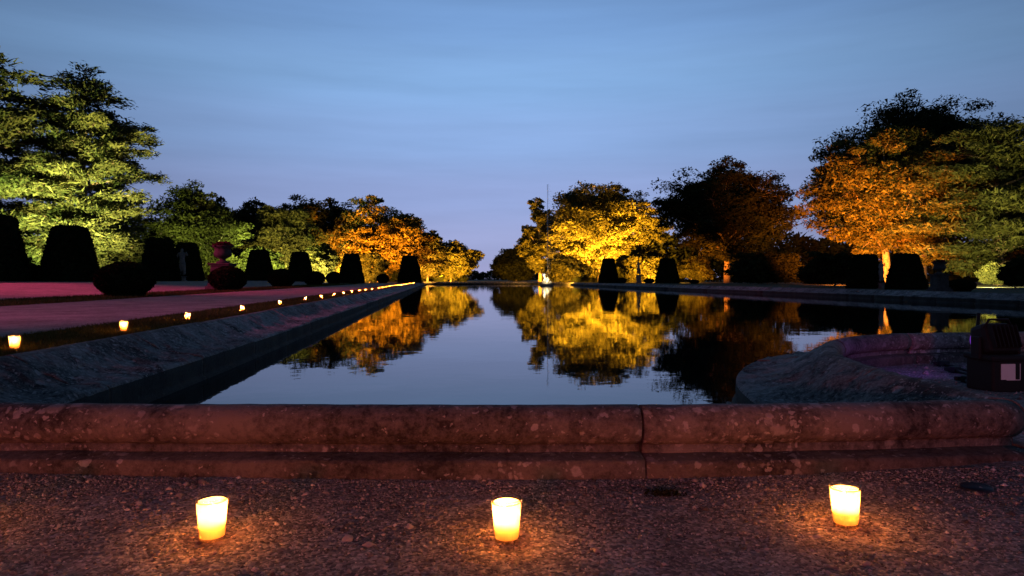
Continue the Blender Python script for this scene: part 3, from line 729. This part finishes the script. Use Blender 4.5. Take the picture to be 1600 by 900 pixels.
# ------------------------------------------------------------------ statues and urns
def figure_mesh():
    J = {'pel':(0,0,0.92,.15),'wai':(0.02,0,1.10,.125),'che':(0,0,1.34,.165),'nec':(0,0,1.52,.06),'hea':(0.01,-.02,1.66,.105),'top':(0.01,-.02,1.76,.07),
         'ls':(-.19,0,1.44,.07),'le':(-.30,-.02,1.18,.055),'lh':(-.22,-.16,1.02,.045),'rs':(.19,0,1.44,.07),'re':(.33,-.05,1.30,.055),'rh':(.26,-.12,1.56,.045),
         'lh1':(-.10,0,.80,.13),'lk':(-.12,-.06,.48,.115),'lf':(-.12,0,.08,.11),'rh1':(.10,0,.80,.13),'rk':(.11,.02,.46,.12),'rf':(.12,.03,.08,.125),'dr':(0.02,.06,.3,.17)}
    E = [('pel','wai'),('wai','che'),('che','nec'),('nec','hea'),('hea','top'),('che','ls'),('ls','le'),('le','lh'),('che','rs'),('rs','re'),('re','rh'),('pel','lh1'),('lh1','lk'),('lk','lf'),('pel','rh1'),('rh1','rk'),('rk','rf'),('pel','dr')]
    ks = list(J); me = bpy.data.meshes.new('fig'); me.from_pydata([J[k][:3] for k in ks], [(ks.index(a), ks.index(b)) for a, b in E], [])
    o = bpy.data.objects.new('fig', me); col.objects.link(o)
    o.modifiers.new('s', 'SKIN'); ms = o.modifiers.new('u', 'SUBSURF'); ms.levels = 1; ms.render_levels = 1
    for i, k in enumerate(ks):
        sv = me.skin_vertices[0].data[i]; sv.radius = (J[k][3], J[k][3]); sv.use_root = (k == 'pel')
    dg = bpy.context.evaluated_depsgraph_get(); out = bpy.data.meshes.new_from_object(o.evaluated_get(dg))
    bpy.data.objects.remove(o); out.name = 'figure'
    out.polygons.foreach_set('use_smooth', np.ones(len(out.polygons), bool)); return out
FIG = figure_mesh(); FIG.materials.clear(); FIG.materials.append(M_STATUE)
def statue(label, px, ytop, ybase, d, ped, rz, zb=None):
    base = spot3(px, ybase, d); z0 = float(gz(base.x, base.y)) if zb is None else zb; hgt = spot3(px, ytop, d).z-z0
    root = empty('garden_statue', (base.x, base.y, z0), rz); tag(root, label, 'statue', 'statues round the pool')
    ph = hgt*ped; w = ph*0.62 if ped > 0.2 else hgt*0.2
    p = MB(); p.box((0,0,ph*0.07-0.05), (w*1.25,w*1.25,ph*0.14+0.1)); p.box((0,0,ph*0.51), (w*0.95,w*0.95,ph*0.74)); p.box((0,0,ph*0.90), (w*1.1,w*1.1,ph*0.06)); p.box((0,0,ph*0.965), (w*1.28,w*1.28,ph*0.07))
    p.build('pedestal', M_STATUE, root, bevel=0.01)
    f = link('figure', FIG, None, root); s = (hgt-ph)/1.82; f.scale = (s,s,s); f.location = (0,0,ph-0.03*s)
statue('pink lit statue standing in front of the clipped cone at left', 284, 386, 440, 64, 0.14, 0.3)
statue('dark statue on a pedestal against the brightest golden light', 998, 407, 444, 104, 0.36, -0.2)
statue('pale half hidden statue beside the broad dark cone on the right', 1377, 405, 456, 43, 0.2, 0.5)
def urn(label, px, ytop, ybase, d):
    base = spot3(px, ybase, d); z0 = float(gz(base.x, base.y)); hgt = spot3(px, ytop, d).z-z0
    root = empty('garden_urn', (base.x, base.y, z0)); tag(root, label, 'urn', 'stone urns of flowers')
    s = hgt; p = MB()
    p.box((0,0,0.04*s-0.04), (0.50*s,0.50*s,0.08*s+0.08)); p.box((0,0,0.105*s), (0.43*s,0.43*s,0.05*s)); p.box((0,0,0.30*s), (0.35*s,0.35*s,0.36*s)); p.box((0,0,0.495*s), (0.40*s,0.40*s,0.03*s)); p.box((0,0,0.52*s), (0.44*s,0.44*s,0.025*s))
    p.build('pedestal', M_URN, root, bevel=0.008)
    q = MB(); q.lathe([(x*s, z*s) for x, z in [(0.13,0.53),(0.13,0.56),(0.07,0.58),(0.055,0.61),(0.08,0.63),(0.15,0.67),(0.175,0.71),(0.165,0.75),(0.15,0.80),(0.16,0.84),(0.21,0.87),(0.21,0.885),(0.17,0.885),(0.14,0.84)]], 24)
    q.build('vase', M_URN, root, True)
    r = np.random.default_rng(int(px)); C = r.normal(0, 1, (420, 3)); C /= np.linalg.norm(C, axis=1)[:,None]; C *= r.uniform(0.5, 1, (420, 1))*np.array([0.21,0.21,0.10])*s; C[:,2] = np.abs(C[:,2])+0.87*s
    V, Fq = leaf_mesh('f', C[:260], 0.05*s, 0.3, 0.8, 1); link('flowers', mesh_np('flowers', V, Fq), M_PETAL, root)
    V, Fq = leaf_mesh('f', C[260:]*np.array([1.05,1.05,0.99]), 0.055*s, 0.3, 0.6, 2); link('foliage', mesh_np('foliage', V, Fq), M_LEAF_DARK, root)
urn('stone urn of pink flowers on the left bank, behind a round bush', 348, 375, 452, 38)
urn('grey stone urn with flowers on a pedestal on the right bank', 1468, 404, 460, 32)

# ------------------------------------------------------------------ fountain
fp = spot3(854, 446, 108); FX, FY = fp.x, fp.y
ft = empty('fountain', (FX, FY, ZW)); tag(ft, 'brightly lit fountain group with a tall thin jet at the far end', 'fountain')
p = MB(); p.lathe([(1.0,-0.3),(1.0,0.25),(0.9,0.32),(0.95,0.42),(0.6,0.5)], 24); p.build('plinth', M_STATUE, ft, True)
p = MB()
for k in range(9):   # piled rockwork
    a = k*2.4; rr = 0.55-0.05*k; s_ = 0.38-0.02*k
    p.box((math.cos(a)*rr, math.sin(a)*rr, 0.5+0.09*k), (s_*1.5, s_*1.3, s_), Matrix.Rotation(a, 3, 'Z') @ Matrix.Rotation(0.4, 3, 'X'), 0.7)
p.build('rockwork', M_STATUE, ft, bevel=0.06)
f = link('figure', FIG, None, ft); f.scale = (0.62,)*3; f.location = (-0.25, -0.3, 0.85); f.rotation_euler = (0.25, -0.3, 0.4)
p = MB(); jh = spot3(854, 288, 108).z-ZW
p.tube([(0.15,0,1.2)]+[(0.15+0.02*math.sin(z), 0, z) for z in np.linspace(1.6, jh, 14)], [0.06]*2+list(np.linspace(0.06, 0.10, 13)), 6)
p.build('jet', M_SPRAY, ft, True)
nd = 1500; t = rng.uniform(0, 1, nd)
C = np.column_stack([0.2+np.abs(rng.normal(0, 1, nd))*(0.15+1.5*(t**1.0)*(1-t)*2.0)*0.75, rng.normal(0, 0.5, nd), 1.5+(jh-1.5)*t])
V, Fq = leaf_mesh('s', C, 0.07, 0, 1.0, 5); sp = link('spray', mesh_np('spray', V, Fq), M_SPRAY, ft); sp['kind'] = 'stuff'

# ------------------------------------------------------------------ candles
gp = [(0.0,0.0),(0.0385,0.0),(0.0402,0.002),(0.0437,0.05),(0.0476,0.100),(0.0506,0.1375),(0.0512,0.139),(0.0496,0.139),(0.0490,0.136)]
g_ = MB(); g_.lathe(gp, 40, cap=False); G_ME = g_.mesh('glass', True)
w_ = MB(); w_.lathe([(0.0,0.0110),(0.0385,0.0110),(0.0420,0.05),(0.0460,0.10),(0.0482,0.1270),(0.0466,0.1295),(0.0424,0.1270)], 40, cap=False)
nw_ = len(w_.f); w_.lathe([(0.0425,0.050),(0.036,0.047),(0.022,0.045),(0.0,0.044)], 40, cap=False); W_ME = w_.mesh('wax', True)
W_ME.materials.append(M_WAX); W_ME.materials.append(M_WAX_SOLID); W_ME.polygons.foreach_set('material_index', np.where(np.arange(len(W_ME.polygons)) >= nw_, 0, np.where(np.arange(len(W_ME.polygons)) >= 160, 2, 0)).astype(np.int32)); W_ME.materials.append(plain('dark_wax_lip', (0.05,0.022,0.010), 0.8))  # lip faces coloured dark brown, drawing a line below the glass rim
f_ = MB(); f_.lathe([(0.0006,0.0),(0.0045,0.004),(0.0062,0.010),(0.0050,0.018),(0.0026,0.027),(0.0004,0.034)], 12); F_ME = f_.mesh('flame', True)
k_ = MB(); k_.tube([(0,0,0.044),(0.001,0,0.072),(0.003,0,0.079)], [0.0012]*3, 6); K_ME = k_.mesh('wick', True)
for me, mt in ((G_ME, M_GLASS), (F_ME, M_FLAME), (K_ME, M_RUBBER)): me.materials.append(mt)
def candle(loc, rz, label, group, fdx=0.0, s=1.0):
    t = empty('candle_glass', loc, rz, (s,s,s)); tag(t, label, 'candle', group)
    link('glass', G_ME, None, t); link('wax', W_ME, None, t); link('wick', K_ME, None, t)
    f = link('flame', F_ME, None, t); f.location = (fdx, 0, 0.079); q_ = rng.uniform(0.8, 1.15); f.scale = (1, 1, q_)
    t.rotation_euler = (rng.normal(0, 0.025), rng.normal(0, 0.025), rz)
    return t
GF = 'candle glasses on the forecourt gravel'
for px, py, lab, fx in ((332, 848, 'large glowing candle glass on gravel at the left', 0.006), (792, 850, 'large glowing candle glass on gravel in the middle', -0.006),
                     (1322, 827, 'large glowing candle glass on gravel at the right', -0.004), (-118, 846, 'candle glass on gravel just outside the left edge', 0.0)):
    d = H*F/(py-436-4)
    for _ in range(6):
        x = (px-800)/F*d; d = (H-float(gz(x, d))-0.006)*F/(py-436-6)
    x = (px-800)/F*d
    t = candle((x, d, float(gz(x, d))+0.006), 0.0, lab, GF, fx)
ORD = ['first','second','third','fourth','fifth','sixth','seventh','eighth','ninth','tenth','eleventh','twelfth','thirteenth','fourteenth','fifteenth','sixteenth','seventeenth','eighteenth','nineteenth','twentieth']
GR = 'row of candles on the grass strip along the pool'
drops = [(5,545),(189.5,517),(293,500.5),(369.5,486.6),(428.6,477),(466,470.4),(494,466.3),(515,463),(531,460.6),(547,458.4),(556,456.6),(567,455),(579,453.2),(587,451.6),(594,450.6)]
vpos = []
for px, py in drops:
    d = (H-0.272)*F/(py-436); x = (px-800)/F*d; vpos.append(to_pool(x, d)[1])
us = -3.62
last_v = vpos[-1]
while last_v < 125:
    last_v += 2.6+0.02*last_v*0.5; vpos.append(last_v)
for i, v in enumerate(vpos):
    px = drops[i][0] if i < len(drops) else None
    if px is not None:
        # keep the row on its line, shifted sideways so that it follows the strip
        d = v; uu = us
        x, y = pool(uu, v)
    else: x, y = pool(us, v)
    lab = (f'{ORD[i]} small candle of the row on the grass, counted from the camera' if i < 20 else 'tiny candle in the far tail of the row beside the pool')
    candle((x, y, float(gz(x, y))-0.004), i*0.7, lab, GR, s=0.86)

# ------------------------------------------------------------------ stage light with its cables at the right
bp = spot3(1556, 604, 5.2); bz = float(gz(bp.x, bp.y))
fl = empty('stage_floodlight', (bp.x, bp.y, bz), 0.12); fl.scale = (0.86,)*3; tag(fl, 'black finned stage light with white sticker on gravel at the right', 'floodlight')
p = MB(); p.box((0,0,0.14), (0.33,0.30,0.28)); p.box((0,0,0.30), (0.37,0.34,0.05)); p.build('base', M_BLACK, fl, bevel=0.02)
for sx in (-0.19, 0.19):
    p = MB(); p.box((sx,0,0.38), (0.03,0.1,0.20)); p.build('yoke_arm', M_BLACK, fl, bevel=0.01)
HR = Matrix.Rotation(math.radians(-18), 3, 'X')
p = MB(); p.box((0,0.02,0.45), (0.34,0.22,0.27), HR, 0.86); h_ = p.build('head', M_BLACK, fl, bevel=0.045)
for k in range(7):
    p = MB(); p.box(Vector((-0.12+0.04*k,0.02,0.45))+HR @ Vector((0,-0.12,0)), (0.008,0.05,0.20), HR); p.build('cooling_fin', M_BLACK, fl)
p = MB(); p.tube([(-0.14,-0.02,0.55),(-0.09,-0.03,0.63),(0.09,-0.03,0.63),(0.14,-0.02,0.55)], [0.011]*4, 8); p.build('handle', M_BLACK, fl, True)
p = MB(); p.lathe([(0.001,0.0),(0.11,0.0),(0.115,0.01)], 24); le = p.build('lens', emit_mat('violet_lens', (0.35,0.08,1.0), 0.4), fl); le.location = (0,0.145,0.41); le.rotation_euler = (math.radians(-108), 0, 0)
p = MB(); p.box((-0.02,-0.1535,0.185), (0.135,0.004,0.135)); p.build('sticker', M_LABEL, fl)
p = MB(); p.box((0.072,-0.1535,0.185), (0.035,0.0045,0.135)); p.build('sticker_strip', M_BLACK, fl); 
p = MB(); p.box((0.0935,-0.1532,0.185), (0.007,0.004,0.137)); p.box((0.03,-0.1532,0.114), (0.13,0.004,0.006)); p.build('sticker_edge', M_LABEL, fl)
sp_ = spot3(1523, 576, 5.75)
st = empty('thin_stand', (sp_.x, sp_.y, float(gz(sp_.x, sp_.y)))); tag(st, 'thin black pole stand beside the black stage light', 'stand')
p = MB(); p.tube([(0,0,0.01),(0.01,0,0.25),(0.035,0,0.58)], [0.016,0.016,0.014], 8); p.build('pole', M_BLACK, st, True)
p = MB(); p.lathe([(0.01,0.0),(0.10,0.0),(0.10,0.012),(0.02,0.022)], 20); p.build('foot', M_BLACK, st, True)
for k, (a, b_, c, lab) in enumerate([((1478,574),(1545,592),(1640,606),'upper black cable running right across the gravel'), ((1490,583),(1560,604),(1660,590),'middle black cable looping under the stage light'), ((1502,598),(1545,612),(1650,622),'lowest black cable on the gravel near the coping end')]):
    def gp_(q): 
        d = H*F/(q[1]-436); x = (q[0]-800)/F*d; return np.array([x, d, float(gz(x, d))+0.022])
    P = bez(gp_(a), gp_(b_), gp_(c), 12); P = [(x+0.03*math.sin(i*1.7+k), y+0.04*math.cos(i*1.3+k), z) for i, (x, y, z) in enumerate(P)]
    cb = empty('power_cable', P[0]); tag(cb, lab, 'cable', 'cables by the stage light')
    p = MB(); p.tube([np.array(q)-np.array(P[0]) for q in P], [0.014]*12, 7); p.build('cord', M_RUBBER, cb, True)
    p = MB(); p.box((0,0,0.01), (0.10,0.06,0.055), Matrix.Rotation(0.4*k, 3, 'Z')); p.box((-0.06,0.01,0.012), (0.05,0.035,0.035)); p.build('plug', M_RUBBER, cb, bevel=0.008)
# small round cap and a dark tuft in the gravel
d = H*F/(777-436); x = (1526-800)/F*d
dc = empty('drain_cap', (x, d, float(gz(x, d))+0.004)); tag(dc, 'small dark round iron cap set in the gravel at the right', 'cap')
p = MB(); p.lathe([(0.001,0.012),(0.042,0.012),(0.046,0.009),(0.055,0.011),(0.058,0.0),(0.058,-0.02)], 28, cap=False); p.build('lid', M_IRON, dc, True)
d = H*F/(776-436); x = (1036-800)/F*d; C = np.column_stack([rng.normal(0, 0.035, 160), rng.normal(0, 0.022, 160), np.abs(rng.normal(0, 0.006, 160))+0.006])
V, Fq = leaf_mesh('t', C, 0.022, 0.2, 0.3, 3); tf = link('moss_tuft', mesh_np('moss_tuft', V, Fq), M_LEAF_DARK); tf.location = (x, d, float(gz(x, d))); tag(tf, 'small dark tuft of dry moss on the gravel before the joint', 'moss')

# ------------------------------------------------------------------ garden lighting: coloured spots at the feet of the trees (hidden behind the yews)
def spot_lamp(px, py, d, tpx, tpy, td, color, power, cone=75, blend=0.8, r=0.15):
    ld = bpy.data.lights.new('garden_spot', 'SPOT'); ld.energy = power; ld.color = color; ld.spot_size = math.radians(cone); ld.spot_blend = blend; ld.shadow_soft_size = r
    o = bpy.data.objects.new('garden_spot', ld); col.objects.link(o); p = spot3(px, py, d); z = max(p.z, float(gz(p.x, p.y))+0.3); o.location = (p.x, p.y, z)
    t = spot3(tpx, tpy, td); o.rotation_euler = (t-o.location).to_track_quat('-Z', 'Y').to_euler(); return o
RED_ORANGE = (1.0,0.21,0.010)
GREEN, LIME, AMBER, ORANGE, GOLD, OLIVE = (0.82,1.0,0.28), (1.0,0.80,0.26), (1.0,0.40,0.04), (1.0,0.25,0.015), (1.0,0.41,0.03), (1.0,0.75,0.2)
K = 6.5
spot_lamp(-10, 440, 53, 25, 335, 66, GREEN, 8500*K, 75)
spot_lamp(110, 440, 57, 135, 265, 72, LIME, 16000*K, 68)
spot_lamp(262, 440, 80, 330, 370, 96, GREEN, 3500*K, 70)
spot_lamp(405, 440, 90, 410, 405, 98, GREEN, 7500*K, 90)
spot_lamp(490, 440, 96, 502, 410, 102, LIME, 4000*K, 90)
spot_lamp(469, 440, 97, 455, 350, 116, LIME, 8500*K, 80)
spot_lamp(549, 441, 100, 530, 370, 112, AMBER, 13000*K, 95)
spot_lamp(612, 440, 114, 600, 340, 126, ORANGE, 24000*K, 100)
spot_lamp(548, 440, 113, 552, 350, 124, ORANGE, 15000*K, 90)
spot_lamp(660, 440, 128, 668, 385, 140, AMBER, 12000*K, 85)
spot_lamp(694, 440, 138, 704, 400, 152, GOLD, 24000*K, 90)
spot_lamp(1006, 440, 126, 975, 340, 138, GOLD, 36000*K, 110)
spot_lamp(1016, 439, 107, 1010, 415, 119, GOLD, 13000*K, 80)
spot_lamp(893, 440, 128, 912, 320, 140, GOLD, 36000*K, 110)
spot_lamp(960, 440, 125, 945, 310, 138, GOLD, 26000*K, 80)
spot_lamp(880, 440, 114, 884, 415, 124, GOLD, 4500*K, 95)
spot_lamp(838, 441, 138, 846, 390, 150, GOLD, 12000*K, 90)
spot_lamp(1062, 441, 103, 1082, 420, 112, GOLD, 2600*K, 70)
spot_lamp(1100, 441, 95, 1112, 400, 104, ORANGE, 4000*K, 55)
spot_lamp(1215, 440, 88, 1215, 350, 104, ORANGE, 2600*K, 50)
spot_lamp(1300, 440, 62, 1330, 350, 76, RED_ORANGE, 20000*K, 66)
spot_lamp(1385, 440, 63, 1400, 335, 76, RED_ORANGE, 13000*K, 70)
spot_lamp(1500, 440, 54, 1500, 290, 70, OLIVE, 4500*K, 85)
spot_lamp(1545, 452, 48, 1562, 430, 58, LIME, 2600*K, 90)
spot_lamp(850, 443, 105, 855, 424, 108, (1.0,0.78,0.4), 6000, 80)
# unseen floodlights: crimson wash over the left lawn, dull red wash on the forecourt
def wash(loc, tgt, color, power, cone, r=0.3):
    ld = bpy.data.lights.new('wash_floodlight', 'SPOT'); ld.energy = power; ld.color = color; ld.spot_size = math.radians(cone); ld.spot_blend = 0.9; ld.shadow_soft_size = r
    o = bpy.data.objects.new('wash_floodlight', ld); col.objects.link(o); o.location = loc; o.rotation_euler = (Vector(tgt)-Vector(loc)).to_track_quat('-Z', 'Y').to_euler()
wash((-46, 16, 16.0), (-24, 29, 0.0), (1.0,0.06,0.20), 110000, 46)
wash((-17, 0, 9.0), (-9.5, 12.5, 0.0), (1.0,0.14,0.36), 10000, 46)
wash((-3, -9, 1.6), (-0.6, 3.1, 0.1), (1.0,0.085,0.05), 1500, 46)
wash((bp.x-0.1, bp.y+0.55, bz+0.45), (3.6, 7.0, 0.15), (0.40,0.10,1.0), 6, 130, 0.08)  # violet beam of the stage light, aimed at the curved coping
